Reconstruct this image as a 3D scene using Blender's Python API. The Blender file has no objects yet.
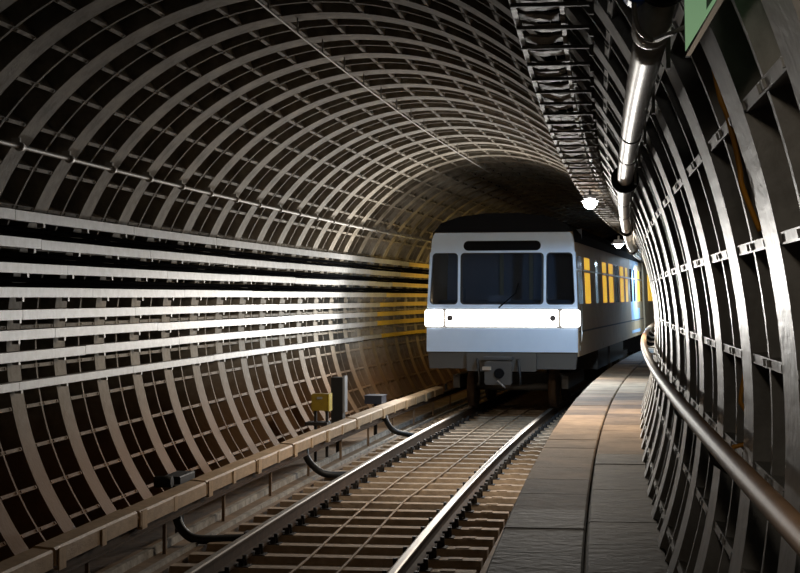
import bpy, bmesh, math, random
from mathutils import Vector, Matrix
random.seed(7)
PI = math.pi
R = 328.9                       # radius of the curve the line runs on
UC, ZC, YAW = 2.187, 2.0525, 0.0972
RT, U0, Z0 = 2.82, -0.03, 1.64  # inner radius and centre of the tunnel section
PITCH, S0 = 1.145, 13.57        # ring width, one ring's position
scene = bpy.context.scene
COL = scene.collection

def W(u, s, z):                 # track coordinates (across, along, up) to the world
    th = s / R
    return Vector((R - (R - u) * math.cos(th), (R - u) * math.sin(th), z))
def L(x, y, z):
    return Vector((x, y, z))

# ------------------------------------------------------------------ materials
def mat(name, col, rough=0.6, metal=0.0, spec=0.5, var=0.0, var_scale=6.0, col2=None, bump=0.0, bump_scale=30.0,
        dust=None, dust_z=(0.1, 1.3), coords='Object', streak=None):
    m = bpy.data.materials.new(name); m.use_nodes = True
    nt = m.node_tree; N = nt.nodes; K = nt.links
    b = N['Principled BSDF']
    b.inputs['Roughness'].default_value = rough
    b.inputs['Metallic'].default_value = metal
    b.inputs['Specular IOR Level'].default_value = spec
    b.inputs['Base Color'].default_value = (*col, 1)
    tc = N.new('ShaderNodeTexCoord')
    src = tc.outputs[coords]
    if streak:
        mp = N.new('ShaderNodeMapping'); mp.inputs['Scale'].default_value = streak
        K.new(src, mp.inputs['Vector']); src = mp.outputs['Vector']
    last = None
    if var > 0 or col2:
        n = N.new('ShaderNodeTexNoise'); n.inputs['Scale'].default_value = var_scale
        n.inputs['Detail'].default_value = 6; n.inputs['Roughness'].default_value = 0.65
        K.new(src, n.inputs['Vector'])
        r = N.new('ShaderNodeMapRange'); r.inputs['From Min'].default_value = 0.35; r.inputs['From Max'].default_value = 0.68
        K.new(n.outputs['Fac'], r.inputs['Value'])
        mx = N.new('ShaderNodeMix'); mx.data_type = 'RGBA'
        c2 = col2 if col2 else tuple(c * (1 - var) for c in col)
        mx.inputs[6].default_value = (*col, 1); mx.inputs[7].default_value = (*c2, 1)
        K.new(r.outputs['Result'], mx.inputs[0]); last = mx.outputs[2]
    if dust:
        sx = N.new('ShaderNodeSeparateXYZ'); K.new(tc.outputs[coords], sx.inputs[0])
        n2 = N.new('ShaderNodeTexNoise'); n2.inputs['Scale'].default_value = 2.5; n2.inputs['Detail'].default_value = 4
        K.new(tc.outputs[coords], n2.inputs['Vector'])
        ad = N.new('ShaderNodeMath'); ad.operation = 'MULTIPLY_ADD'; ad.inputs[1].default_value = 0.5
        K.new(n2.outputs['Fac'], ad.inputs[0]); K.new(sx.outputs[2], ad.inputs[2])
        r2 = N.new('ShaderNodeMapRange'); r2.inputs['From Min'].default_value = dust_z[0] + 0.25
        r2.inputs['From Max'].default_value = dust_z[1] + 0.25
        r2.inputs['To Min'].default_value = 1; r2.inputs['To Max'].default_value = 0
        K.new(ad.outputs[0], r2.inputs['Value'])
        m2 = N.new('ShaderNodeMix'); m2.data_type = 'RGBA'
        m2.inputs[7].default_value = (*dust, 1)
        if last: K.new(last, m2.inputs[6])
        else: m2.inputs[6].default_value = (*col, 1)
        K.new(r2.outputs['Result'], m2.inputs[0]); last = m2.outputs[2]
    if last: K.new(last, b.inputs['Base Color'])
    if bump > 0:
        n3 = N.new('ShaderNodeTexNoise'); n3.inputs['Scale'].default_value = bump_scale; n3.inputs['Detail'].default_value = 5
        K.new(src, n3.inputs['Vector'])
        bp = N.new('ShaderNodeBump'); bp.inputs['Strength'].default_value = bump; bp.inputs['Distance'].default_value = 0.02
        K.new(n3.outputs['Fac'], bp.inputs['Height']); K.new(bp.outputs['Normal'], b.inputs['Normal'])
    return m
def emit(name, col, strength):
    m = bpy.data.materials.new(name); m.use_nodes = True
    b = m.node_tree.nodes['Principled BSDF']
    b.inputs['Base Color'].default_value = (*[min(1, c) for c in col], 1)
    b.inputs['Emission Color'].default_value = (*col, 1)
    b.inputs['Emission Strength'].default_value = strength
    return m
def glass(name, tint, alpha):
    m = bpy.data.materials.new(name); m.use_nodes = True
    N = m.node_tree.nodes; K = m.node_tree.links
    for n in list(N):
        if n.type != 'OUTPUT_MATERIAL': N.remove(n)
    out = [n for n in N if n.type == 'OUTPUT_MATERIAL'][0]
    t = N.new('ShaderNodeBsdfTransparent'); t.inputs['Color'].default_value = (*tint, 1)
    g = N.new('ShaderNodeBsdfGlossy'); g.inputs['Roughness'].default_value = 0.06
    fr = N.new('ShaderNodeFresnel'); fr.inputs['IOR'].default_value = 1.45
    mx = N.new('ShaderNodeMixShader')
    K.new(fr.outputs[0], mx.inputs[0]); K.new(t.outputs[0], mx.inputs[1]); K.new(g.outputs[0], mx.inputs[2])
    K.new(mx.outputs[0], out.inputs['Surface'])
    return m

M = {}
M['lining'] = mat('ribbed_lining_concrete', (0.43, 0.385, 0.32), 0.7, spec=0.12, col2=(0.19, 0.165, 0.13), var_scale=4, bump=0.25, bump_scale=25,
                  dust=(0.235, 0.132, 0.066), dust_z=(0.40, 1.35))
M['lining_right'] = mat('smooth_lining_concrete', (0.42, 0.405, 0.375), 0.40, spec=0.65, col2=(0.21, 0.20, 0.18), var_scale=4, bump=0.12, bump_scale=25,
                  dust=(0.26, 0.20, 0.145), dust_z=(0.0, 1.0))
M['skin'] = mat('recess_back', (0.007, 0.0065, 0.006), 0.95, spec=0.0, col2=(0.004, 0.004, 0.004), var_scale=3)  # near-black: the shade of the deep recesses is put into the colour
M['floor'] = mat('track_slab', (0.30, 0.20, 0.12), 0.85, col2=(0.15, 0.10, 0.06), var_scale=2.2, bump=0.4, bump_scale=12)
M['ballast'] = mat('dark_invert', (0.03, 0.026, 0.022), 0.9, col2=(0.015, 0.013, 0.011), var_scale=8, bump=0.5, bump_scale=20)
M['duct'] = mat('duct_concrete', (0.46, 0.42, 0.36), 0.8, col2=(0.16, 0.14, 0.12), var_scale=7, bump=0.3)
M['walk'] = mat('walkway_slab', (0.52, 0.37, 0.245), 0.8, spec=0.12, col2=(0.30, 0.21, 0.14), var_scale=2.6, bump=0.35, bump_scale=14)
M['walk2'] = mat('walkway_slab_stained', (0.29, 0.21, 0.145), 0.8, spec=0.12, col2=(0.12, 0.088, 0.064), var_scale=2.0, bump=0.35, bump_scale=14)
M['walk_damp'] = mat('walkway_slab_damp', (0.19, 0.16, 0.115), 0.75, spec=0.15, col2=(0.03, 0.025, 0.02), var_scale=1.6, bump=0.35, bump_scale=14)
M['walk_side'] = mat('walkway_wall', (0.16, 0.145, 0.125), 0.85, col2=(0.09, 0.08, 0.07), var_scale=4)
M['tray'] = mat('galvanised_board', (0.54, 0.55, 0.56), 0.5, metal=0.15, col2=(0.41, 0.415, 0.42), var_scale=9, bump=0.08)
M['tray_yellow'] = mat('board_yellow_lit', (0.93, 0.64, 0.05), 0.45, col2=(0.82, 0.55, 0.05), var_scale=9)  # yellow light on the boards beside the train, put into their colour
M['bracket'] = mat('bracket_steel', (0.38, 0.37, 0.35), 0.5, metal=0.4, col2=(0.2, 0.19, 0.18), var_scale=15)
M['arm'] = mat('dusty_arm_steel', (0.22, 0.20, 0.17), 0.7, metal=0.1, col2=(0.12, 0.11, 0.095), var_scale=15)
M['rubber'] = mat('black_rubber', (0.012, 0.012, 0.013), 0.55)
M['cable'] = mat('cable_jacket', (0.006, 0.006, 0.007), 0.95, spec=0.0)
M['rail_top'] = mat('polished_rail', (0.40, 0.365, 0.33), 0.48, metal=1.0)
M['rail'] = mat('rusty_rail', (0.10, 0.06, 0.036), 0.8, spec=0.2, col2=(0.06, 0.036, 0.02), var_scale=10)
M['chair'] = mat('dark_iron', (0.035, 0.03, 0.027), 0.6, metal=0.4)
M['sleeper'] = mat('dusty_sleeper', (0.50, 0.37, 0.25), 0.8, col2=(0.29, 0.21, 0.14), var_scale=7, bump=0.35, bump_scale=22)
M['cover'] = mat('tan_cover', (0.58, 0.39, 0.22), 0.6, col2=(0.40, 0.26, 0.14), var_scale=6, bump=0.2, streak=(1, 1, 2))
M['clip'] = mat('cover_clip', (0.64, 0.43, 0.23), 0.55, col2=(0.46, 0.30, 0.16), var_scale=12)
M['handrail'] = mat('worn_handrail', (0.80, 0.49, 0.28), 0.5, spec=0.25, col2=(0.62, 0.38, 0.21), var_scale=7)
M['pipe'] = mat('bright_pipe', (0.66, 0.65, 0.62), 0.42, metal=0.8, col2=(0.46, 0.44, 0.41), var_scale=9, bump=0.05)
M['conduit'] = mat('conduit_steel', (0.48, 0.46, 0.43), 0.55, metal=0.2)
M['blue'] = mat('blue_paint', (0.02, 0.12, 0.50), 0.4)
M['green'] = emit('green_added_glow', (0.34, 0.62, 0.34), 0.26)  # sign plate given a weak glow in place of light falling on it
M['sign_dark'] = mat('sign_print', (0.05, 0.16, 0.08), 0.5)
M['sign_edge'] = mat('sign_frame', (0.62, 0.58, 0.52), 0.45, metal=0.3)
M['orange'] = mat('orange_cable', (0.85, 0.36, 0.03), 0.5)
M['foil'] = mat('pale_wrapped_cable', (0.58, 0.52, 0.44), 0.6, col2=(0.28, 0.25, 0.21), var_scale=14, bump=0.6, bump_scale=18)
M['yellow'] = mat('yellow_box', (0.32, 0.21, 0.015), 0.5, col2=(0.24, 0.16, 0.015), var_scale=8)  # darker copy of the box yellow, for its shaded faces
M['box_grey'] = mat('grey_box', (0.30, 0.30, 0.31), 0.5)
M['box_blue'] = mat('dark_blue_box', (0.035, 0.045, 0.075), 0.5)
M['white'] = mat('train_white', (0.64, 0.75, 0.90), 0.38, col2=(0.58, 0.69, 0.84), var_scale=1.5)
M['side'] = mat('train_side', (0.50, 0.33, 0.18), 0.45, col2=(0.40, 0.26, 0.14), var_scale=2)
M['reflection_blue'] = mat('pale_blue_reflection', (0.45, 0.58, 0.75), 0.4)  # colour of a blue reflection on the train side
M['roof'] = mat('train_roof', (0.009, 0.009, 0.011), 0.7, spec=0.1)
M['under'] = mat('train_underside', (0.085, 0.075, 0.064), 0.6, metal=0.1)
M['grey_metal'] = mat('coupler_metal', (0.07, 0.067, 0.064), 0.5, metal=0.3)
M['black'] = mat('black_panel', (0.004, 0.004, 0.005), 0.6, spec=0.08)
M['gasket'] = mat('window_rubber', (0.012, 0.012, 0.014), 0.5)
M['cab'] = mat('cab_interior', (0.24, 0.25, 0.265), 0.7)
M['cabpost'] = mat('cab_post', (0.42, 0.36, 0.22), 0.6)
M['steel'] = mat('bright_steel', (0.7, 0.7, 0.68), 0.3, metal=0.9)
M['glass'] = glass('windscreen_glass', (0.62, 0.66, 0.72), 0.3)
M['lens'] = emit('headlight_lens', (1.0, 0.985, 0.95), 5.0)
M['lamp'] = emit('tunnel_lamp_glow', (1.0, 0.97, 0.92), 25.0)
M['lamp_cool'] = emit('cool_lamp_glow', (0.62, 0.80, 1.0), 70.0)
M['win_lit'] = emit('lit_window_yellow', (1.0, 0.56, 0.055), 0.62)
M['win_lit_far'] = emit('lit_window_bright_yellow', (1.0, 0.72, 0.26), 2.0)  # unseen left windows glow stronger, to light the yellow boards
M['win_dim'] = mat('dim_window', (0.03, 0.03, 0.035), 0.12)
M['ring_brown'] = mat('fog_lamp_rim', (0.09, 0.06, 0.05), 0.5)

# ------------------------------------------------------------------ mesh builder
class B:
    def __init__(self, f=W): self.v = []; self.f = []; self.map = f; self.sm = []
    def pt(self, x, y, z): self.v.append(self.map(x, y, z)); return len(self.v) - 1
    def face(self, idx, smooth=False): self.f.append(tuple(idx)); self.sm.append(smooth)
    def sweep(self, prof, ys, closed=True, caps=True, smooth=False):
        n = len(prof); rows = []
        for y in ys: rows.append([self.pt(x, y, z) for x, z in prof])
        m = n if closed else n - 1
        for a, b in zip(rows, rows[1:]):
            for i in range(m):
                j = (i + 1) % n
                self.face((a[i], a[j], b[j], b[i]), smooth)
        if closed and caps:
            self.face(tuple(reversed(rows[0]))); self.face(rows[-1])
        return self
    def box(self, x0, x1, y0, y1, z0, z1, step=1.5, bev=0.0):
        n = max(1, int(math.ceil((y1 - y0) / step)))
        if bev:
            pr = [(x0 + bev, z0), (x1 - bev, z0), (x1, z0 + bev), (x1, z1 - bev), (x1 - bev, z1), (x0 + bev, z1), (x0, z1 - bev), (x0, z0 + bev)]
        else: pr = [(x0, z0), (x1, z0), (x1, z1), (x0, z1)]
        return self.sweep(pr, [y0 + (y1 - y0) * i / n for i in range(n + 1)])
    def prism_y(self, poly, y0, y1):        # polygon in x,z pushed along y
        return self.sweep(poly, [y0, y1])
    def prism_x(self, poly, x0, x1):        # polygon in y,z pushed along x
        a = [self.pt(x0, y, z) for y, z in poly]; b = [self.pt(x1, y, z) for y, z in poly]; n = len(poly)
        for i in range(n): j = (i + 1) % n; self.face((a[i], a[j], b[j], b[i]))
        self.face(tuple(reversed(a))); self.face(b)
        return self
    def tube(self, pts, r, n=10, caps=True):
        P = [Vector(p) for p in pts]; rows = []
        rr = r if isinstance(r, (list, tuple)) else [r] * len(P)
        ref = None
        for i, p in enumerate(P):
            d = (P[min(i + 1, len(P) - 1)] - P[max(i - 1, 0)]).normalized()
            if ref is None:
                ref = Vector((0, 0, 1)) if abs(d.z) < 0.8 else Vector((1, 0, 0))
            a = (ref - d * ref.dot(d)).normalized(); b = d.cross(a); ref = a
            rows.append([self.pt(*(p + (a * math.cos(2 * PI * k / n) + b * math.sin(2 * PI * k / n)) * rr[i])) for k in range(n)])
        for a, b in zip(rows, rows[1:]):
            for i in range(n): j = (i + 1) % n; self.face((a[i], a[j], b[j], b[i]), True)
        if caps: self.face(tuple(reversed(rows[0]))); self.face(rows[-1])
        return self
    def plate_hole(self, outer, inner, y0, y1):   # ring plate between two outlines of equal length, given in x,z
        n = len(outer)
        q = [[self.pt(x, y, z) for x, z in o] for o, y in ((outer, y0), (inner, y0), (outer, y1), (inner, y1))]
        for i in range(n):
            j = (i + 1) % n
            self.face((q[0][i], q[0][j], q[1][j], q[1][i])); self.face((q[2][j], q[2][i], q[3][i], q[3][j]))
            self.face((q[0][j], q[0][i], q[2][i], q[2][j])); self.face((q[1][i], q[1][j], q[3][j], q[3][i]))
        return self
    def build(self, name, m, parent=None, origin=None):
        if parent is not None: inv = parent.matrix_world.inverted(); off = None
        else:
            if origin is None:
                lo = [min(v[i] for v in self.v) for i in range(3)]; hi = [max(v[i] for v in self.v) for i in range(3)]
                origin = Vector(((lo[0] + hi[0]) / 2, (lo[1] + hi[1]) / 2, lo[2]))
            inv = Matrix.Translation(-Vector(origin))
        me = bpy.data.meshes.new(name)
        me.from_pydata([tuple(inv @ v) for v in self.v], [], self.f)
        me.polygons.foreach_set('use_smooth', self.sm)
        bm = bmesh.new(); bm.from_mesh(me); bmesh.ops.recalc_face_normals(bm, faces=bm.faces); bm.to_mesh(me); bm.free()
        me.materials.append(m)
        o = bpy.data.objects.new(name, me); COL.objects.link(o)
        if parent is not None: o.parent = parent; o.matrix_world = parent.matrix_world.copy()
        else: o.location = origin; o.matrix_world = Matrix.Translation(Vector(origin))
        return o
def tag(o, label=None, cat=None, group=None, kind=None):
    if label: o['label'] = label
    if cat: o['category'] = cat
    if group: o['group'] = group
    if kind: o['kind'] = kind
    return o
def thing(name, label, cat, u, s, z, group=None, turn=True, kind=None):
    o = bpy.data.objects.new(name, None); COL.objects.link(o)
    o.empty_display_size = 0.1
    p = W(u, s, z); a = -s / R if turn else 0.0
    o.location = p; o.rotation_euler = (0, 0, a)
    o.matrix_world = Matrix.Translation(p) @ Matrix.Rotation(a, 4, 'Z')
    return tag(o, label, cat, group, kind)
def local(o):                    # mapping for building in an object's own frame
    mw = o.matrix_world.copy()
    return lambda x, y, z: mw @ Vector((x, y, z))
def copy_under(src, parent):     # copy a part (shared mesh) with its sub-parts
    c = src.copy(); COL.objects.link(c); c.parent = parent
    c.matrix_parent_inverse = Matrix.Identity(4)
    for ch in list(src.children): copy_under(ch, c)
    return c
def rng(a, b, step):
    n = max(1, int(math.ceil((b - a) / step))); return [a + (b - a) * i / n for i in range(n + 1)]
def arc(r, a0, a1, n, u0=U0, z0=Z0):
    return [(u0 + r * math.cos(math.radians(a0 + (a1 - a0) * i / n)), z0 + r * math.sin(math.radians(a0 + (a1 - a0) * i / n))) for i in range(n + 1)]
ORD = ['first', 'second', 'third', 'fourth', 'fifth', 'sixth', 'seventh', 'eighth', 'ninth', 'tenth', 'eleventh', 'twelfth', 'thirteenth',
       'fourteenth', 'fifteenth', 'sixteenth', 'seventeenth', 'eighteenth', 'nineteenth', 'twentieth']
for t in ('twenty', 'thirty', 'forty'):
    for k in range(1, 10): ORD.append(t + '-' + ORD[k - 1])
    ORD.append({'twenty': 'thirtieth', 'thirty': 'fortieth', 'forty': 'fiftieth'}[t])

# ------------------------------------------------------------------ the setting
S_END = 66.0
RSK = RT + 0.24
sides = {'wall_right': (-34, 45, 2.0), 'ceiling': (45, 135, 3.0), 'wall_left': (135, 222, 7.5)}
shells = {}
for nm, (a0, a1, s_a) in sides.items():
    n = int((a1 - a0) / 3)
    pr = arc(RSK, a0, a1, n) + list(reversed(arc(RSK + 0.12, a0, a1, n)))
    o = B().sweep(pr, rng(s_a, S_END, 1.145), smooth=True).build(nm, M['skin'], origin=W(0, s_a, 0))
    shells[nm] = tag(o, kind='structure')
shells['wall_right']['label'] = 'curved right tunnel wall of deep ribbed lining rings behind the handrail'
shells['wall_left']['label'] = 'curved left tunnel wall of deep ribbed lining rings behind the cable boards'
shells['ceiling']['label'] = 'arched tunnel ceiling of ribbed lining rings over the track'
for k in shells: shells[k]['category'] = 'ceiling' if k == 'ceiling' else 'wall'

# one ring's ribs for each side, then copies along the curve
DANG = 7.2
def ring_parts(nm, a0, a1):
    n = int((a1 - a0) / 1.5)
    rt = shells[nm]
    hw = 0.155
    def strip(w, r_in, r_out):
        b = B(L)
        ia, oa = arc(r_in, a0, a1, n), arc(r_out, a0, a1, n)
        rows = []
        for (xi, zi), (xo, zo) in zip(ia, oa):
            rows.append([b.pt(xi, -w, zi), b.pt(xi, w, zi), b.pt(xo, w, zo), b.pt(xo, -w, zo)])
        for p, q in zip(rows, rows[1:]):
            for i in range(4): j = (i + 1) % 4; b.face((p[i], p[j], q[j], q[i]), False)
        b.face(rows[0]); b.face(tuple(reversed(rows[-1])))
        return b
    fl = strip(hw, RT, RSK + 0.03)
    for w in (-0.004, ):      # joint groove between neighbouring rings reads as a thin raised seam
        pass
    ribm = strip(0.017, RT + 0.012, RSK + 0.03)
    lg = B(L)
    k0 = math.ceil((a0 - 90.7) / DANG); k1 = math.floor((a1 - 0.01 - 90.7) / DANG)
    for k in range(k0, k1 + 1):
        a = math.radians(90.7 + k * DANG)
        c, sn = math.cos(a), math.sin(a)
        t = 0.016
        for (y0, y1) in ((hw - 0.01, PITCH - hw + 0.01),):
            pr = []
            for (rr, tt) in ((RT + 0.006, -t), (RT + 0.006, t), (RSK + 0.02, t), (RSK + 0.02, -t)):
                pr.append((U0 + rr * c - tt * sn, Z0 + rr * sn + tt * c))
            lg.sweep(pr, [y0, y1])
        for y in (hw + .03, PITCH / 2 - .05, PITCH / 2 + .05, PITCH - hw - .03):   # bolt heads on the flange edge
            rr = RT + 0.006
            q = [(rr - 0.008, -0.011), (rr - 0.008, 0.011), (rr + 0.01, 0.011), (rr + 0.01, -0.011)]
            lg.sweep([(U0 + r_ * c - t_ * sn, Z0 + r_ * sn + t_ * c) for r_, t_ in q], [y - 0.012, y + 0.012])
    out = []
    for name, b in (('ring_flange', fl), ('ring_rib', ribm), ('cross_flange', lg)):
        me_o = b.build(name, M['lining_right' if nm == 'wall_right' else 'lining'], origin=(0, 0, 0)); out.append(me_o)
    return out
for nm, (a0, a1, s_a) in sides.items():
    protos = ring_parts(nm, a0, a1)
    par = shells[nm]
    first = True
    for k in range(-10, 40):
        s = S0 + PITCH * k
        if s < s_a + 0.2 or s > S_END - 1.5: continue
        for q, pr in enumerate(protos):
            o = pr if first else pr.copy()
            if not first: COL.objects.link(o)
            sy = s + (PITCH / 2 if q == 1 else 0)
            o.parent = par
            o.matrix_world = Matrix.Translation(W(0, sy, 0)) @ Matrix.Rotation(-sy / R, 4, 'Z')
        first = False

# floor: slab with a dark trough under the sleepers
fs = rng(6.0, S_END, 1.5)
fl = B()
fl.sweep([(-2.45, -0.6), (2.2, -0.6), (2.2, -0.20), (1.305, -0.20), (1.305, -0.37), (-1.285, -0.37), (-1.285, -0.20), (-2.45, -0.20)], fs)
floor = tag(fl.build('floor', M['floor'], origin=W(0, 6, -0.2)), 'brown concrete track bed under the rails and sleepers', 'floor', kind='structure')
iv = B().sweep([(-1.28, -0.369), (-1.28, -0.362), (1.30, -0.362), (1.30, -0.369)], fs).build('trough_bed', M['ballast'], floor)
for name, pr in (('drain_edge', [(-1.64, -0.2), (-1.58, -0.2), (-1.585, -0.135), (-1.635, -0.135)]), ('drain_edge', [(-1.40, -0.2), (-1.35, -0.2), (-1.352, -0.165), (-1.398, -0.165)])):
    B().sweep(pr, fs).build(name, M['duct'], floor)

# walkway of two rows of slabs on a low wall
ws = rng(0.6, S_END, 1.5)
walk = B().sweep([(1.82, -0.2), (2.05, -0.2), (2.05, 0.45), (2.62, 0.45), (2.62, 0.585), (1.82, 0.585)], ws).build('walkway', M['walk_side'], origin=W(2.0, 0.6, -0.2))
tag(walk, 'raised slab walkway curving along the right wall beside the track', 'walkway', kind='structure')
s = 1.0; i = 0
while s < 52:
    ln = random.choice((0.78, 0.84, 0.9))
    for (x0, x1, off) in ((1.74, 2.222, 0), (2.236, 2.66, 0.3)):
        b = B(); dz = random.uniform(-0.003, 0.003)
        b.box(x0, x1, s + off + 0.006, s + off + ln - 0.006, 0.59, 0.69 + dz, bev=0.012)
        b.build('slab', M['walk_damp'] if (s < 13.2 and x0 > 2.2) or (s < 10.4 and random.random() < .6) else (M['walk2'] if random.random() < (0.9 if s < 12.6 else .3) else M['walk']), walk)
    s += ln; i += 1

# ------------------------------------------------------------------ running rails
for sg, lab in ((-1, 'polished steel running rail on the side of the tan cover boards'), (1, 'polished steel running rail beside the raised walkway')):
    c = sg * 0.7525
    t = thing('running_rail', lab, 'rail', c, 8.0, -0.16, 'running rails')
    rs = rng(8.0, 52.0, 0.8)
    web = [(c - .07, -.16), (c + .07, -.16), (c + .07, -.146), (c + .013, -.128), (c + .011, -.05), (c + .034, -.034), (c + .0345, -.012), (c - .0345, -.012), (c - .034, -.034), (c - .011, -.05), (c - .013, -.128), (c - .07, -.146)]
    B().sweep(web, rs).build('rail_body', M['rail'], t)
    hd = [(c - .0350, -.013), (c + .0350, -.013), (c + .0350, -.006), (c + .022, 0), (c - .022, 0), (c - .0350, -.006)]
    tag(B().sweep(hd, rs).build('rail_head', M['rail_top'], t), 'shiny worn rail head')

# sleepers: one built, then copied
def make_sleeper(s):
    t = thing('sleeper', '', 'sleeper', 0, s, -0.36, 'sleepers under the track')
    f = local(t)
    b = B(f)
    pr = [(-.105, 0), (.105, 0), (.105, .14), (.075, .19), (-.075, .19), (-.105, .14)]
    b.prism_x(pr, -1.245, 1.285)
    b.build('beam', M['sleeper'], t)
    for sg in (-1, 1):
        c = sg * 0.7525
        ch = B(f)
        ch.box(c - .17, c + .17, -.075, .075, .19, .198)
        for q in (-1, 1):
            ch.prism_x([(-.055, .20), (.055, .20), (.035, .245), (-.035, .245)], c + q * .105 - .022, c + q * .105 + .022)
        o = ch.build('rail_chair', M['chair'], t)
        for q in (-1, 1):
            bo = B(f); bo.tube([(c + q * .125, 0, .2), (c + q * .125, 0, .285)], .021, 8)
            bo.tube([(c + q * .125, -.03, .245), (c + q * .06, 0, .235)], .012, 6)
            bo.build('bolt', M['chair'], o)
    pd = B(f); pd.box(1.0, 1.12, -.05, .05, .19, .198); pd.build('end_plate', M['sleeper'], t)
    return t
SL = 0.60
sl_pos = [28.0 - SL * k for k in range(31)] 
proto = None
for k, s in enumerate(sl_pos):
    lab = 'dusty brown sleeper across the track, ' + (ORD[k] + ' one counted from the train front')
    if k == 0: lab = 'dusty brown sleeper right below the train front, first under the coupler'
    if proto is None: proto = make_sleeper(s); o = proto
    else:
        o = proto.copy(); COL.objects.link(o)
        o.location = W(0, s, -0.36); o.rotation_euler = (0, 0, -s / R)
        for ch in list(proto.children): copy_under(ch, o)
    o['label'] = lab
for k in range(1, 26):
    s = 28.0 + SL * k
    o = proto.copy(); COL.objects.link(o); o.location = W(0, s, -0.36); o.rotation_euler = (0, 0, -s / R)
    for ch in list(proto.children): copy_under(ch, o)
    o['label'] = 'dusty brown sleeper hidden in the shadow under the train'

# two thin cables lying on the sleepers between the rails
for pts, lab in (([(0.19, 8.5), (.20, 12.8), (.176, 14.4), (.10, 17.3), (.17, 20), (.195, 24), (.162, 27.8), (.16, 33)], 'thin pale cable lying on the sleepers, the one nearer the walkway rail'),
                 ([(-.16, 8.5), (-.17, 13.5), (-.251, 17), (-.271, 19.4), (-.208, 24.2), (-.254, 28), (-.25, 33)], 'thin pale cable lying on the sleepers, the one nearer the cover-board rail')):
    P = []
    for (u1, s1), (u2, s2) in zip(pts, pts[1:]):
        for q in range(6): P.append((u1 + (u2 - u1) * q / 6, s1 + (s2 - s1) * q / 6, -0.156))
    P.append((pts[-1][0], pts[-1][1], -.156))
    tag(B().tube(P, 0.011, 6).build('signal_cable', M['sleeper']), lab, 'cable', 'cables between the rails')

# ------------------------------------------------------------------ third rail and its cover boards
t = thing('third_rail', 'dark conductor rail running beneath the tan cover boards', 'rail', -1.48, 9, -0.2)
B().sweep([(-1.52, .10), (-1.44, .10), (-1.44, .115), (-1.465, .125), (-1.465, .17), (-1.44, .18), (-1.44, .195), (-1.52, .195), (-1.52, .18), (-1.495, .17), (-1.495, .125), (-1.52, .115)], rng(8.5, 34, 1)).build('conductor', M['rail'], t)
s = 9.6
while s < 34:
    B().box(-1.53, -1.50, s - .015, s + .015, -.2, .10).build('support', M['floor'], t)
    B().box(-1.62, -1.585, s - .04, s + .04, .10, .30).build('support_arm', M['chair'], t)
    s += 2.05
joints = [8.55, 10.65, 12.6, 14.7, 16.7, 18.5, 20.45, 22.5, 24.55, 26.6, 28.65, 30.7]
cl = ['cut by the left edge of the photo, nearest board', 'that is second from the left photo edge', 'at the black box and nearest hose',
      'just past the dark cable box, before the plain middle board', 'plain middle board between dark box and yellow box',
      'short of the yellow box, above the second hose', 'in front of the yellow box', 'in front of the dark upright cabinet', 'above the hose farthest from the camera, by the blue box',
      'last full one before the train front', 'alongside the train front']
for (a, b_, ll) in zip(joints, joints[1:], cl):
    t = thing('cover_board', 'tan third rail cover board ' + ll, 'cover board', -1.48, (a + b_) / 2, 0.2, 'third rail cover boards')
    b = B()
    dz = random.uniform(-.008, .008); du = random.uniform(-.006, .006)
    pr = [(-1.42 + du, .195 + dz), (-1.405 + du, .195 + dz), (-1.405 + du, .305 + dz), (-1.42 + du, .322 + dz), (-1.56, .332 + dz), (-1.58, .32 + dz), (-1.58, .29 + dz), (-1.565, .29 + dz), (-1.562, .312 + dz), (-1.425 + du, .303 + dz)]
    b.sweep(pr, rng(a + .025, b_ - .025, .5)); b.build('board', M['cover'], t)
    c = B(); c.box(-1.408, -1.396, a + .06, a + .20, .175, .315); c.box(-1.44, -1.396, a + .06, a + .20, .165, .178); c.build('clip', M['clip'], t)
    c = B(); c.box(-1.408, -1.396, a + 1.0, a + 1.1, .185, .31); c.build('clip', M['clip'], t)

def smooth_path(pts, n=6):
    out = []
    P = [Vector(p) for p in pts]
    for i in range(len(P) - 1):
        p0 = P[max(i - 1, 0)]; p1 = P[i]; p2 = P[i + 1]; p3 = P[min(i + 2, len(P) - 1)]
        for q in range(n):
            t = q / n
            out.append(0.5 * ((2 * p1) + (p2 - p0) * t + (2 * p0 - 5 * p1 + 4 * p2 - p3) * t * t + (3 * p1 - p0 - 3 * p2 + p3) * t ** 3))
    out.append(P[-1]); return [tuple(p) for p in out]
hoses = [([(-1.60, 14.4, .29), (-1.584, 14.3, .149), (-1.561, 14.25, .037), (-1.491, 14.2, -.07), (-1.378, 14.2, -.14), (-1.17, 14.3, -.158), (-.9, 14.45, -.158)], 'thick black hose curving to the rail under the dark cable box'),
         ([(-1.54, 19.7, .28), (-1.505, 19.6, .186), (-1.458, 19.5, .061), (-1.347, 19.4, -.04), (-1.21, 19.4, -.12), (-1.024, 19.6, -.15), (-.85, 19.7, -.155)], 'thick black hose curving to the rail below the yellow box'),
         ([(-1.49, 25.0, .29), (-1.466, 25, .237), (-1.382, 24.8, .096), (-1.253, 24.7, -.03), (-1.082, 24.9, -.10), (-.88, 25, -.15)], 'thick black hose curving to the rail farthest from the camera, near the train')]
for p, lab in hoses:
    t = thing('jumper_hose', lab, 'hose', p[0][0], p[0][1], -0.19, 'black jumper hoses')
    sp = smooth_path(p)
    B().tube(sp, 0.042, 12).build('hose', M['rubber'], t)
    e = p[-1]
    B().box(e[0] - .07, e[0] + .07, e[1] - .07, e[1] + .07, -.172, -.10).build('rail_clamp', M['chair'], t)
    B().tube([(p[0][0] - .0, p[0][1], p[0][2] - .02), (p[0][0], p[0][1], p[0][2] + .03)], 0.055, 12).build('collar', M['chair'], t)

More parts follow.
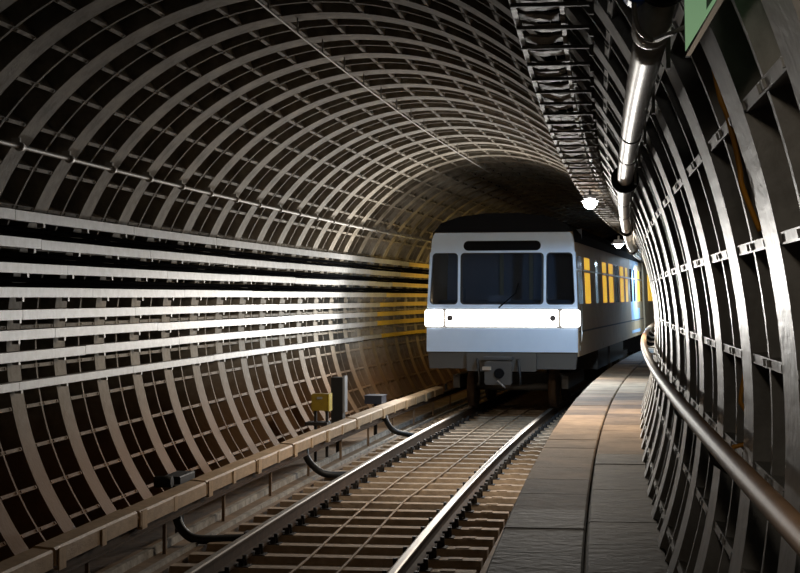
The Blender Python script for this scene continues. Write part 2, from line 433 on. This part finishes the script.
# boxes standing behind the cover boards
t = thing('trackside_box', 'small yellow box on a dark stand behind the cover boards', 'signal box', -1.70, 21.6, -.2)
B().box(-1.84, -1.605, 21.5, 21.68, .50, .73, bev=.012).build('case', M['yellow'], t)
tag(B().box(-1.606, -1.59, 21.49, 21.69, .495, .735).build('lit_side', mat('yellow_lit_face', (.75, .56, .06), .45), t), 'side face in brighter yellow as if lit')  # lighter copy of the yellow stands in for light on this side
B().box(-1.76, -1.69, 21.485, 21.5, .66, .69).build('nameplate', M['box_grey'], t)
for uu in (-1.80, -1.64): B().box(uu - .018, uu + .018, 21.56, 21.60, -.2, .50).build('leg', M['chair'], t)
B().box(-1.92, -1.61, 21.44, 21.72, .30, .345).build('shelf', M['chair'], t)
t = thing('upright_cabinet', 'narrow dark upright cabinet standing just beyond the yellow box', 'cabinet', -1.68, 22.7, -.2)
B().box(-1.80, -1.63, 22.6, 22.8, .22, .90, bev=.01).build('case', M['rubber'], t)
tag(B().box(-1.63, -1.60, 22.6, 22.8, .40, .92).build('lit_side_face', M['box_grey'], t), 'side face made pale grey as if lit')  # paler than the case, painting light onto its track side
B().tube([(-1.72, 22.7, -.2), (-1.72, 22.7, .24)], .03, 8).build('post', M['chair'], t)
t = thing('cable_box', 'low dark blue box on a short post by the farthest hose', 'junction box', -1.68, 25.5, -.2)
B().box(-1.84, -1.56, 25.3, 25.7, .34, .46, bev=.01).build('case', M['box_blue'], t)
B().box(-1.85, -1.55, 25.28, 25.72, .46, .475).build('lid', M['box_blue'], t)
B().tube([(-1.70, 25.5, -.2), (-1.70, 25.5, .35)], .03, 8).build('post', M['chair'], t)
t = thing('cable_box', 'low black cable box behind the cover boards at the nearest hose', 'junction box', -1.72, 14.7, -.2)
B().box(-1.78, -1.60, 14.5, 15.0, .29, .385, bev=.01).build('case', M['rubber'], t)
B().tube([(-1.78, 14.30, .36), (-1.62, 14.30, .36)], .055, 10).build('cable_gland', M['rubber'], t)
B().box(-1.71, -1.65, 14.7, 14.8, -.2, .29).build('post', M['chair'], t)

# ------------------------------------------------------------------ left wall: eight long boards, cables, conduit
YEL = [33.0, 32.5, 32.0, 31.6, 31.1, 30.9, 30.9, 31.2]  # where the painted yellow light starts on each board
TZ = [2.734, 2.514, 2.302, 2.089, 1.899, 1.715, 1.533, 1.277]
ll = ['topmost of the eight grey cable boards on the left wall', 'second of eight grey cable boards from the top, left wall', 'third of eight grey cable boards from the top, left wall',
      'fourth of eight grey cable boards from the top, left wall', 'fifth of eight grey cable boards from the top, left wall', 'sixth of eight grey cable boards from the top, left wall',
      'seventh of eight grey cable boards from the top, left wall', 'lowest of the eight grey cable boards on the left wall']
for i, z in enumerate(TZ):
    u = U0 - math.sqrt(2.73 ** 2 - (z - Z0) ** 2)
    t = thing('cable_tray', ll[i], 'cable tray', u, 9.0, z - .043, 'cable boards along the left wall')
    h = .043 if i < 7 else .036
    s = 9.0 + (i * 0.83) % 2.6 - 2.6
    while s < 47:
        for a, b_, bm_ in ((max(s, 8.6), min(s + 3.2, YEL[i]), 'tray'), (max(s, YEL[i]), min(s + 3.2, 47), 'tray_yellow')):
            if b_ - a < .1: continue
            dz = random.uniform(-.004, .004)
            pr = [(u, z - h), (u + .006, z - h), (u + .006, z + h), (u, z + h), (u - .05, z + h + .004), (u - .05, z + h), (u - .006, z + h - .004), (u - .006, z - h + .006), (u - .05, z - h + .004), (u - .05, z - h)]
            B().sweep([(x, zz + dz) for x, zz in pr], rng(a + .004, b_ - .004, .8)).build('board', M[bm_], t)['label'] = 'board beside the train coloured as if lit yellow' if bm_ == 'tray_yellow' else 'grey board'
        s += 3.2
    for k in range(-3, 29):
        s = S0 + PITCH * k - .06
        b = B(); b.box(u - .07, u - .01, s - .02, s + .02, z - h - .035, z - h + .008)
        b.build('bracket', M['bracket'], t)
k = 0
pos = ['upper', 'lower']
for i in range(3):
    z0_, z1_ = TZ[i + 1], TZ[i]
    for q, fz in enumerate((.53, .30)):
        z = z0_ + (z1_ - z0_) * fz
        u = U0 - math.sqrt(2.775 ** 2 - (z - Z0) ** 2)
        P = [(u + random.uniform(-.004, .004), s, z + random.uniform(-.006, .006)) for s in rng(8.6, 47, 1.1)]
        tag(B().tube(P, .022, 8).build('power_cable', M['cable']), 'black power cable, %s one in the %s gap between the grey boards from the top' % (pos[q], ORD[i]), 'cable', 'power cables between the upper boards')

t = thing('conduit', 'thin bright pipe with clamps along the upper left wall', 'conduit', -2.10, 9.0, 3.2)
ss = rng(8.5, 47, .6)
B().tube([(-2.225, s, 3.232) for s in ss], .020, 8).build('pipe', M['conduit'], t)
for k in range(-3, 29):
    s = S0 + PITCH * k - .3
    b = B(); b.tube([(-2.225, s - .035, 3.232), (-2.225, s + .035, 3.232)], .036, 10)
    b.box(-2.29, -2.22, s - .015, s + .015, 3.235, 3.30)
    b.build('clamp', M['conduit'], t)
t = thing('ceiling_cable', 'thin straight cable strung along the tunnel crown', 'cable', -.30, 11, 4.2)
B().tube([(-.30, s, 4.31) for s in rng(7.5, 29.3, .5)], .009, 6).build('wire', M['conduit'], t)
for k in range(-4, 14):
    s = S0 + PITCH * k
    if s > 29: continue
    B().box(-.306, -.294, s - .01, s + .01, 4.31, 4.46).build('hanger', M['bracket'], t)

# ------------------------------------------------------------------ right side: ladder of wrapped cables, pipe, lamps, sign
t = thing('cable_ladder', 'overhead rack of pale wrapped cables with cross arms, upper right', 'cable rack', 2.05, 8, 3.26)
ls = rng(4.5, 47, .7)
LZ = 3.29
B().box(1.925, 1.95, 4.5, 47, LZ - .02, LZ + .035).build('side_rail', M['foil'], t)
B().box(2.13, 2.15, 4.5, 47, LZ - .015, LZ + .03).build('side_rail', M['foil'], t)
s = 4.7; n = 0
while s < 47:
    # rungs: thin flat straps of uneven width, some bowed
    w = random.uniform(.13, .23); sk = random.uniform(-.04, .04); z = LZ - random.uniform(.0, .012)
    b = B(); a0 = random.uniform(1.945, 1.955); a1 = random.uniform(2.12, 2.17); sg_ = random.uniform(.003, .018)
    rows = []
    for q in range(6):
        x = a0 + (a1 - a0) * q / 5; zz = z - sg_ * math.sin(PI * q / 5) + random.uniform(-.003, .003); ys = s + sk * q / 5
        ww = w / 2 * random.uniform(.75, 1.1); tl = .004
        rows.append([b.pt(x, ys - ww, zz + tl), b.pt(x, ys + ww, zz - tl + .004), b.pt(x, ys + ww, zz + .016), b.pt(x, ys - ww, zz + .016)])
    for p_, q_ in zip(rows, rows[1:]):
        for e in range(4): b.face((p_[e], p_[(e + 1) % 4], q_[(e + 1) % 4], q_[e]))
    b.face(rows[0]); b.face(rows[-1][::-1])
    if n < 96: b.build('wrapped_strap', M['foil'], t)
    n += 1
    s += random.uniform(.24, .42) if s < 25 else random.uniform(.3, .5)
for k in range(-6, 29):
    for off in (0.0, .57):
        s = S0 + PITCH * k + off
        b = B(); b.box(1.93, 2.27, s - .010, s + .010, LZ - .035, LZ - .018)
        b.box(2.255, 2.275, s - .010, s + .010, LZ - .07, LZ - .018)
        b.build('cross_arm', M['arm'], t)
B().tube([(2.04, s, LZ + .06) for s in ls], .03, 8).build('cable', M['cable'], t)
B().tube([(2.10, s, LZ + .05) for s in ls], .025, 8).build('cable', M['cable'], t)

PP = [(2.400, 3.80, 2.737), (2.405, 4.0, 2.738), (2.409, 4.3, 2.742), (2.422, 5.75, 2.748), (2.44, 7.6, 2.746), (2.453, 9.6, 2.742), (2.475, 13, 2.736), (2.489, 17, 2.73), (2.47, 21, 2.725), (2.45, 26, 2.72), (2.45, 34, 2.72), (2.45, 44, 2.72)]
def ppos(s):
    for a, b in zip(PP, PP[1:]):
        if a[1] <= s <= b[1]:
            t_ = (s - a[1]) / (b[1] - a[1]); return (a[0] + (b[0] - a[0]) * t_, s, a[2] + (b[2] - a[2]) * t_)
t = thing('water_pipe', 'shiny steel pipe with dark couplings along the upper right wall', 'pipe', 2.41, 4.2, 2.7)
B().tube([ppos(s) for s in rng(4.12, 44, .45)], .045, 20).build('pipe', M['pipe'], t)
for s in (6.9, 8.0, 11.6, 13.4, 15.6, 19, 21.5, 24):
    p = ppos(s); B().tube([(p[0], s - .012, p[2]), (p[0], s + .012, p[2])], .0475, 18).build('joint_band', M['rubber'], t)
for s, r in ((9.55, .082), (16.4, .07), (23, .075)):
    p = ppos(s); B().tube([(p[0], s - .05, p[2]), (p[0], s + .05, p[2])], r, 18).build('coupling', M['rubber'], t)
p = ppos(3.9)
o = B().tube([(p[0] + .022, 3.90, p[2] + .095), (p[0] + .022, 4.0, p[2] + .095)], .07, 24).build('end_flange', M['black'], t)
B().tube(smooth_path([(p[0] + .022, 4.01, p[2] + .095), (p[0] + .012, 4.06, p[2] + .06), (p[0] + .002, 4.13, p[2] + .015), (p[0], 4.22, p[2] + .003)]), .049, 20).build('end_sleeve', M['pipe'], t)
tag(B().tube([(p[0] - .040, 3.94, p[2] + .074), (p[0] - .040, 4.08, p[2] + .074)], .036, 18).build('blue_valve', M['blue'], t), 'blue painted valve body')
B().tube(smooth_path([(p[0] - .03, 3.97, p[2] + .075), (p[0] - .047, 4.0, p[2] + .05), (p[0] - .045, 4.04, p[2] + .01), (p[0] - .03, 4.08, p[2] - .02), (p[0] + .0, 4.12, p[2] - .035)]), .007, 8).build('hose_loop', M['steel'], t)
for k in range(-8, 25, 1):
    s = S0 + PITCH * k + .1
    if s < 4.4: continue
    p = ppos(s)
    b = B(); b.box(p[0] + .048, p[0] + .060, s - .015, s + .015, p[2] - .06, p[2] + .05)
    b.box(p[0] + .03, p[0] + .06, s - .012, s + .012, p[2] + .045, p[2] + .058)
    b.build('pipe_hook', M['conduit'], t)

def lamp(lab, u, s, z, m, power, col, size, glow=0.06, tip=6):
    t = thing('tunnel_lamp', lab, 'lamp', u, s, z, 'lamps under the cable rack')
    f = local(t)
    B(f).box(-.07, .07, -.12, .12, .06, .10, bev=.01).build('housing', M['box_grey'], t)
    b = B(f)
    rows = []
    for i in range(7):
        a = PI / 2 * i / 6
        rows.append([b.pt(math.cos(a) * glow * math.cos(2 * PI * k / 16), math.cos(a) * glow * 1.5 * math.sin(2 * PI * k / 16), .06 - math.sin(a) * glow * 1.3) for k in range(16)])
    for p_, q in zip(rows, rows[1:]):
        for i in range(16): j = (i + 1) % 16; b.face((p_[i], p_[j], q[j], q[i]), True)
    b.face(rows[0])
    b.build('diffuser', m, t)
    B(f).box(-.015, .015, -.02, .02, .10, .16).build('stem', M['bracket'], t)
    # the hooded lamp throws its light downwards, tipped a little towards the train
    la = bpy.data.lights.new('lamp_light', 'SPOT'); la.energy = power; la.color = col; la.shadow_soft_size = size
    la.spot_size = math.radians(174); la.spot_blend = .12
    lo = bpy.data.objects.new('lamp_light', la); COL.objects.link(lo); lo.parent = t; lo.location = (0, 0, -.10)
    lo.rotation_euler = (math.radians(tip), 0, 0)
    b = B(f); rows = []
    for r_, z_ in ((.075, .075), (.10, .05), (.105, .035), (.098, .035), (.092, .048), (.07, .068)):
        rows.append([b.pt(r_ * math.cos(2 * PI * k / 16), r_ * 1.4 * math.sin(2 * PI * k / 16), z_) for k in range(16)])
    for p_, q in zip(rows, rows[1:]):
        for i in range(16): j = (i + 1) % 16; b.face((p_[i], p_[j], q[j], q[i]), True)
    b.build('hood', M['box_grey'], t)
    return t
lamp('bright white tunnel lamp under the cable rack, before the train', 2.06, 18.4, 3.10, M['lamp'], 300, (1.0, .87, .71), .09, .088)
lamp('small blue white tunnel lamp by the upper right corner of the train', 2.20, 25.0, 2.83, M['lamp_cool'], 200, (.40, .68, 1.0), .08, .07, 9)
lamp('added warm fill lamp, unseen above the camera at the near end of the rack', 2.05, 1.5, 3.06, M['lamp'], 17, (1.0, .82, .62), .09, .088, 0)  # out of view, added as fill for the near pipe, sign and handrail
lamp('added blue white lamp hidden round the bend past the train windows', 2.05, 44.2, 3.02, M['lamp_cool'], 550, (.45, .70, 1.0), .08, .08)  # out of view, added to throw a blue column onto the train side

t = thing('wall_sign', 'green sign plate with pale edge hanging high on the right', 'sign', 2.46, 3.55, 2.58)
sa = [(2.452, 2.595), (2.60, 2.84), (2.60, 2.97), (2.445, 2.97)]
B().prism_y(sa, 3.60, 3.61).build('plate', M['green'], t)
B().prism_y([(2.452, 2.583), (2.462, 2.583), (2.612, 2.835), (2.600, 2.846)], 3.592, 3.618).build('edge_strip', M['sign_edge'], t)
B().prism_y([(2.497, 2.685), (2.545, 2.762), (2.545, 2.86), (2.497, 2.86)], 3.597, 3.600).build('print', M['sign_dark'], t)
B().box(2.555, 2.575, 3.61, 3.63, 2.80, 2.97).build('bracket', M['bracket'], t)
B().tube([(2.40, 3.85, 2.66), (2.47, 3.63, 2.66)], .006, 6).build('stay', M['bracket'], t)

t = thing('handrail', 'long worn brown tubular handrail along the right wall', 'handrail', 2.66, 3, 1.5)
B().tube([(2.662, s, 1.572) for s in rng(2.2, 46, .5)], .031, 20).build('tube', M['handrail'], t)
for k in range(-9, 28, 2):
    s = S0 + PITCH * k + .02
    if s < 3: continue
    b = B(); b.tube([(2.662, s, 1.55), (2.675, s, 1.49), (2.72, s, 1.46), (2.80, s, 1.455)], .011, 8)
    b.build('bracket', M['bracket'], t)
tag(B().tube(smooth_path([(2.599, 4.66, 2.722), (2.619, 4.66, 2.622), (2.636, 4.66, 2.579), (2.650, 4.66, 2.528), (2.664, 4.66, 2.471), (2.675, 4.66, 2.413), (2.683, 4.66, 2.362), (2.733, 4.68, 2.242)]), .008, 8).build('hanging_cable', M['orange']), 'orange cable drooping inside the upper right wall recess', 'cable', 'orange cables in the right wall')
tag(B().tube(smooth_path([(2.817, 5.80, 1.862), (2.787, 5.80, 1.702), (2.798, 5.80, 1.660), (2.858, 5.80, 1.570), (2.835, 5.80, 1.542), (2.777, 5.80, 1.525), (2.757, 5.80, 1.514), (2.747, 5.80, 1.434)]), .008, 8).build('hanging_cable', M['orange']), 'orange cable loop low in the right wall behind the handrail', 'cable', 'orange cables in the right wall')

# ------------------------------------------------------------------ the train
SF = 28.3
p0 = W(0.012, SF, 0); pm = W(0.0, SF + 19.0, 0)
ang = math.atan2(pm.x - p0.x, pm.y - p0.y)
TR = bpy.data.objects.new('subway_train', None); COL.objects.link(TR)
TR.location = p0; TR.rotation_euler = (0, 0, -ang)
TR.matrix_world = Matrix.Translation(p0) @ Matrix.Rotation(-ang, 4, 'Z')
tag(TR, 'white fronted subway train with bright headlight band coming round the curve', 'train')
T = local(TR)
def hwid(z):                       # half width of the body at height z
    return 1.35 - max(0, (z - 1.07)) * 0.040 if z < 3.0 else 1.273 - (z - 3.0) * .12
CARL = 19.0
def bodyprof(inset=0.0):
    pr = [(-1.345, 1.0), (-1.35, 1.2), (-hwid(1.8), 1.8), (-hwid(2.4), 2.4), (-hwid(3.0), 3.0), (-1.24, 3.2), (-1.10, 3.36), (-.75, 3.48), (-.3, 3.53)]
    return [(x + (inset if x < 0 else 0), z - inset) for x, z in pr] + [(-x - inset, z - inset) for x, z in reversed(pr)]
bp = bodyprof()
# side walls + roof shell as a thick open shell
inn = [(x * .965, z - .05 if z > 3 else z) for x, z in bp]
b = B(T); b.sweep(bp + list(reversed(inn)), [.16, CARL]); b.build('body', M['side'], TR)
b = B(T); b.sweep([(-hwid(3.0) - .004, 3.02), (-1.245, 3.2), (-1.105, 3.365), (-.752, 3.486), (-.3, 3.536), (.3, 3.536), (.752, 3.486), (1.105, 3.365), (1.245, 3.2), (hwid(3.0) + .004, 3.02)], [.10, CARL], closed=False)
b.build('roof_skin', M['roof'], TR)
cw = [(x, z) for x, z in bp if z > 3.1]
B(T).sweep([(x * 1.002, z + .004) for x, z in cw] , [.10, .17]).build('roof_cowl', M['roof'], TR)
b = B(T); b.sweep([(x, z) for x, z in [(-1.30, 1.0), (1.30, 1.0), (1.30, 1.05), (-1.30, 1.05)]], [.05, CARL]); b.build('floor_pan', M['under'], TR)
# front mask, built from panels with openings
mask = B(T)
def fq(z, y0=0.0): return y0 + max(0, z - 1.55) * .05    # slight backward lean above the lights
def xs(z, f): return f * (hwid(z) - .006)
def roundrect(x0, x1, z0, z1, r, n=5, skew=(0, 0, 0, 0)):
    pts = []
    for (cx, cz, a0, sk) in ((x1 - r + skew[1], z0 + r, -90, 0), (x1 - r + skew[2], z1 - r, 0, 0), (x0 + r + skew[3], z1 - r, 90, 0), (x0 + r + skew[0], z0 + r, 180, 0)):
        for i in range(n + 1):
            a = math.radians(a0 + 90 * i / n); pts.append((cx + r * math.cos(a), cz + r * math.sin(a)))
    return pts
def rect_like(x0, x1, z0, z1, n=5, tx=(0, 0)):
    # same count of points as roundrect, spread on the corner squares
    out = []
    for (cx, cz) in ((x1, z0), (x1 + tx[1], z1), (x0 + tx[0], z1), (x0, z0)):
        out += [(cx, cz)] * (n + 1)
    return out
ZW0, ZW1 = 1.905, 2.845
LEAN = .05
def lean(f): return lambda x, y, z: f(x, y + max(0, z - 1.55) * LEAN, z)
TL = lean(T)
mask = B(TL)
mask.prism_y([(-1.345, 1.08), (1.345, 1.08), (1.343, 1.50), (-1.343, 1.50)], 0, .10)              # lower apron
mask.prism_y([(-1.34, 1.845), (1.34, 1.845), (1.335, ZW0), (-1.335, ZW0)], 0, .10)              # sill above the lights
top = [(-hwid(ZW1), ZW1), (hwid(ZW1), ZW1), (1.262, 3.06), (1.235, 3.15), (1.20, 3.19), (-1.20, 3.19), (-1.235, 3.15), (-1.262, 3.06)]
mask.prism_y(top, 0, .12)
wins = [(-.765, .765, (0, 0)), (-1.337, -.765, (.042, 0)), (.765, 1.337, (0, -.042))]
holes = []
for (x0, x1, tx) in wins:
    e0 = .022 if x0 > -1 else .045; e1 = .022 if x1 < 1 else .045
    hole = roundrect(x0 + e0, x1 - e1, ZW0 + .012, ZW1 - .012, .07, 5, (0, 0, tx[1], tx[0]))
    holes.append(hole)
    mask.plate_hole(rect_like(x0, x1, ZW0, ZW1, 5, tx), hole, 0, .10)
tag(mask.build('front_mask', M['white'], TR), 'pale blue white painted front')
# light band recess backing
B(TL).box(-1.34, 1.34, .05, .10, 1.50, 1.845).build('light_band_back', M['under'], TR)
def panel(name, x0, x1, z0, z1, m, y=.0, r=.03, lab=None, depth=.05, par=TR):
    o = B(TL).prism_y(roundrect(x0, x1, z0, z1, r, 4), y, y + depth).build(name, m, par)
    if lab: o['label'] = lab
    return o
panel('headlight', -1.375, -1.05, 1.525, 1.825, M['lens'], -.02, .04, 'square glowing headlight', .16)
panel('headlight', 1.05, 1.388, 1.525, 1.825, M['lens'], -.02, .04, 'square glowing headlight')
panel('light_bar', -1.0, 1.0, 1.525, 1.825, M['lens'], -.01, .03, 'long glowing white light bar')
for sx in (-.92, .91):
    o = B(T); o.tube([(sx, -.035, 1.678), (sx, 0.0, 1.678)], .052, 16); o.build('fog_lamp', M['ring_brown'], TR)
panel('destination_display', -.69, .69, 2.872, 3.045, M['black'], -.006, .085, 'black rounded display strip', .03)
for h in holes:
    g = B(TL); xm = sum(x for x, z in h) / len(h); zm = sum(z for x, z in h) / len(h)
    big = [(xm + (x - xm) * .985, zm + (z - zm) * .985) for x, z in h]
    g.plate_hole(h, [(xm + (x - xm) * .95, zm + (z - zm) * .965) for x, z in h], .005, .05)
    g.build('window_gasket', M['gasket'], TR)
    gl = B(TL).prism_y(big, .035, .041); gl.build('windscreen' if abs(xm) < .1 else 'corner_window', M['glass'], TR)
# wiper and inner fittings
w = B(TL); w.tube([(-.05, -.015, 1.86), (.25, -.015, 2.12), (.30, -.015, 2.30)], .012, 6); w.build('wiper', M['black'], TR)
# cab interior
c = B(T); c.box(-1.26, 1.26, 1.55, 1.6, 1.05, 3.3); c.build('cab_bulkhead', M['cab'], TR)
for sx in (-.22, .33):
    B(T).box(sx - .035, sx + .035, 1.50, 1.55, 1.9, 2.9).build('cab_post', M['cabpost'], TR)
c = B(T); c.prism_x([(.14, 1.5), (.75, 1.5), (.7, 1.94), (.5, 2.0), (.2, 1.9)], -1.2, 1.2); c.build('driver_desk', M['cab'], TR)
B(T).box(-.3, .1, .40, .5, 1.96, 2.08).build('desk_screen', M['box_grey'], TR)
B(T).box(-1.15, -.85, 1.0, 1.25, 1.6, 2.25, bev=.05).build('driver_seat', M['cab'], TR)
# skirt, coupler, hoses
B(T).prism_y([(-1.30, .78), (1.30, .78), (1.335, 1.08), (-1.335, 1.08)], .06, .20).build('skirt', M['under'], TR)
B(T).box(-.62, .62, -.02, .3, .74, 1.06, bev=.02).build('bumper_beam', M['under'], TR)
cp = B(T).box(-.17, .17, -.35, .10, .58, .88, bev=.03).build('coupler', M['grey_metal'], TR)
B(T).box(-.24, .24, -.40, -.33, .52, .93, bev=.03).build('coupler_face', M['grey_metal'], cp)
o = B(T); o.tube([(.02, -.43, .72), (.02, -.39, .72)], .09, 16); o.build('coupler_cone', M['black'], cp)
B(T).box(-.28, .22, -.30, .02, .95, 1.0).build('coupler_top_plate', M['grey_metal'], cp)
tag(B(T).box(-.27, -.12, -.45, -.38, .78, .84).build('air_valve', M['steel'], cp), 'bright steel air valve')
B(T).tube([(.0, -.46, .60), (.14, -.46, .47)], .014, 6).build('release_lever', M['steel'], cp)
for sx in (.30, -.42):
    B(T).tube(smooth_path([(sx, -.05, .95), (sx + .05, -.20, .75), (sx + .06, -.18, .55), (sx, -.02, .5)]), .022, 8).build('air_hose', M['rubber'], TR)
# bogies
for y0 in (2.6, 14.8):
    bo = B(T); 
    for sg in (-1, 1): bo.box(sg * 1.0 - .06, sg * 1.0 + .06, y0 - 1.5, y0 + 1.5, .38, .62)
    bo.box(-1.0, 1.0, y0 - .25, y0 + .25, .4, .6)
    bg = bo.build('bogie', M['under'], TR)
    for yy in (y0 - 1.05, y0 + 1.05):
        for sg in (-1, 1):
            B(T).tube([(sg * .7525 - .065, yy, .39), (sg * .7525 + .065, yy, .39)], .39, 24).build('wheel', M['rail'], bg)
        B(T).tube([(-.7, yy, .39), (.7, yy, .39)], .07, 10).build('axle', M['under'], bg)
for (ya, yb) in ((5.4, 7.8), (8.4, 12.4)):
    B(T).box(-1.22, 1.22, ya, yb, .55, 1.0).build('equipment_case', M['under'], TR)
B(T).box(-1.26, 1.26, CARL - .04, CARL, 1.0, 3.45).build('end_wall', M['side'], TR)
# side windows and doors, both sides
def side_panel(name, sg, y0, y1, z0, z1, m, out, lab=None):
    b = B(T)
    a = [(sg * (hwid(z) + out), z) for z in (z0, z1)]; c_ = [(sg * (hwid(z) - .01), z) for z in (z0, z1)]
    b.sweep([a[0], a[1], c_[1], c_[0]], [y0, y1]); o = b.build(name, m, TR)
    if lab: o['label'] = lab
    return o
lit = [(1.75, 2.75), (5.55, 6.5), (7.2, 8.3), (10.4, 11.5), (12.2, 12.9), (16.4, 17.6)]
dim = [(.45, 1.25), (3.9, 4.4), (9.0, 9.8), (13.8, 14.5), (15.1, 15.8), (18.0, 18.6)]
for sg in (-1, 1):
    for (a, b_) in lit:
        m = M['win_lit'] if sg > 0 else M['win_lit_far']
        side_panel('side_window', sg, a, b_, 1.93, 2.50, m, .006, 'yellow lit side window')
        side_panel('fanlight', sg, a, b_, 2.56, 2.78, m, .006, 'yellow lit top light')
    side_panel('reflection_panel', sg, 13.9, 17.3, 1.10, 3.05, M['reflection_blue'], .004, 'pale blue panel painted as reflected light')  # blue reflection on the train side painted as a panel
    for (a, b_) in dim: side_panel('side_window', sg, a, b_, 1.93, 2.78, M['win_dim'], .005, 'dark side window')
    for (a, b_) in ((5.2, 6.9), (9.9, 11.8), (16.0, 18.0)):
        for (c0, c1) in ((a, (a + b_) / 2 - .01), ((a + b_) / 2 + .01, b_)):
            side_panel('door_leaf', sg, c0, c1, 1.06, 2.92, M['side'], .003)
    side_panel('cornice_strip', sg, .3, CARL - .1, 2.52, 2.55, M['steel'], .012, 'bright trim strip')
    side_panel('waist_strip', sg, .3, CARL - .1, 1.42, 1.45, M['under'], .008)
    b = B(T); b.tube([(sg * 1.36, .42, 1.25), (sg * 1.375, .42, 1.3), (sg * 1.375, .42, 1.9)], .014, 6); b.build('grab_rail', M['steel'], TR)
b = B(T); b.box(1.352, 1.362, .30, .36, 1.10, 1.19); b.build('side_lamp', M['steel'], TR)
# the second car, coupled behind
p1 = W(0, SF + 19.5, 0); p2 = W(0, SF + 37, 0); a2 = math.atan2(p2.x - p1.x, p2.y - p1.y)
m2 = Matrix.Translation(p1) @ Matrix.Rotation(-a2, 4, 'Z')
T2 = lambda x, y, z: m2 @ Vector((x, y, z))
c2 = B(T2).sweep(bp, [0, 16]).build('rear_car', M['side'], TR)
for sg in (-1, 1):
    for (a, b_) in ((1.0, 2.2), (4, 5), (6.5, 8)):
        B(T2).sweep([(sg * 1.325, 1.93), (sg * 1.30, 2.7), (sg * 1.28, 2.7), (sg * 1.28, 1.93)], [a, b_]).build('side_window', M['win_lit'], c2)
B(T).box(-.5, .5, CARL, CARL + .5, 1.05, 3.2).build('gangway', M['rubber'], TR)

# headlight beams: real spot lamps sitting in the lenses
def beam(x, z, energy, size_deg, blend, col=(1, .97, .92), pitch=0.0, yaw=0.0):
    la = bpy.data.lights.new('headlight_beam', 'SPOT'); la.energy = energy; la.spot_size = math.radians(size_deg); la.spot_blend = blend
    la.shadow_soft_size = .12; la.color = col
    o = bpy.data.objects.new('headlight_beam', la); COL.objects.link(o); o.parent = TR
    o.location = (x, -.12, z); o.rotation_euler = (-PI / 2 - math.radians(pitch), 0, math.radians(yaw))
for x in (-1.2, 1.2):
    beam(x, 1.68, 210, 40, 1.0, yaw=1)
    beam(x, 1.68, 2200, 14, 1.0, yaw=2.8, pitch=1.4)
    beam(x, 1.68, 420, 160, 1.0, col=(1, .95, .87), pitch=11)

# point light added outside the left headlight to brighten the boards beside the train
la = bpy.data.lights.new('board_fill_light', 'POINT'); la.energy = 30; la.shadow_soft_size = .03; la.color = (1, .95, .86)
lo = bpy.data.objects.new('board_fill_light', la); COL.objects.link(lo); lo.parent = TR; lo.location = (-1.47, .02, 1.68)

# ------------------------------------------------------------------ world, camera, view
w = bpy.data.worlds.new('tunnel_dark'); scene.world = w; w.use_nodes = True
bg = w.node_tree.nodes['Background']; bg.inputs['Color'].default_value = (.5, .5, .55, 1); bg.inputs['Strength'].default_value = 0.004
cam = bpy.data.cameras.new('camera'); co = bpy.data.objects.new('camera', cam); COL.objects.link(co)
cam.sensor_width = 36; cam.lens = 1600 / 800 * 36; cam.shift_y = 10.38 / 800
cam.clip_start = .05; cam.clip_end = 300
co.location = (UC, 0, ZC); co.rotation_euler = (PI / 2, 0, YAW)
scene.camera = co
vs = scene.view_settings
vs.view_transform = 'Standard'; vs.look = 'None'; vs.gamma = 1; vs.exposure = 0.2; vs.use_curve_mapping = False
scene.cycles.use_denoising = True
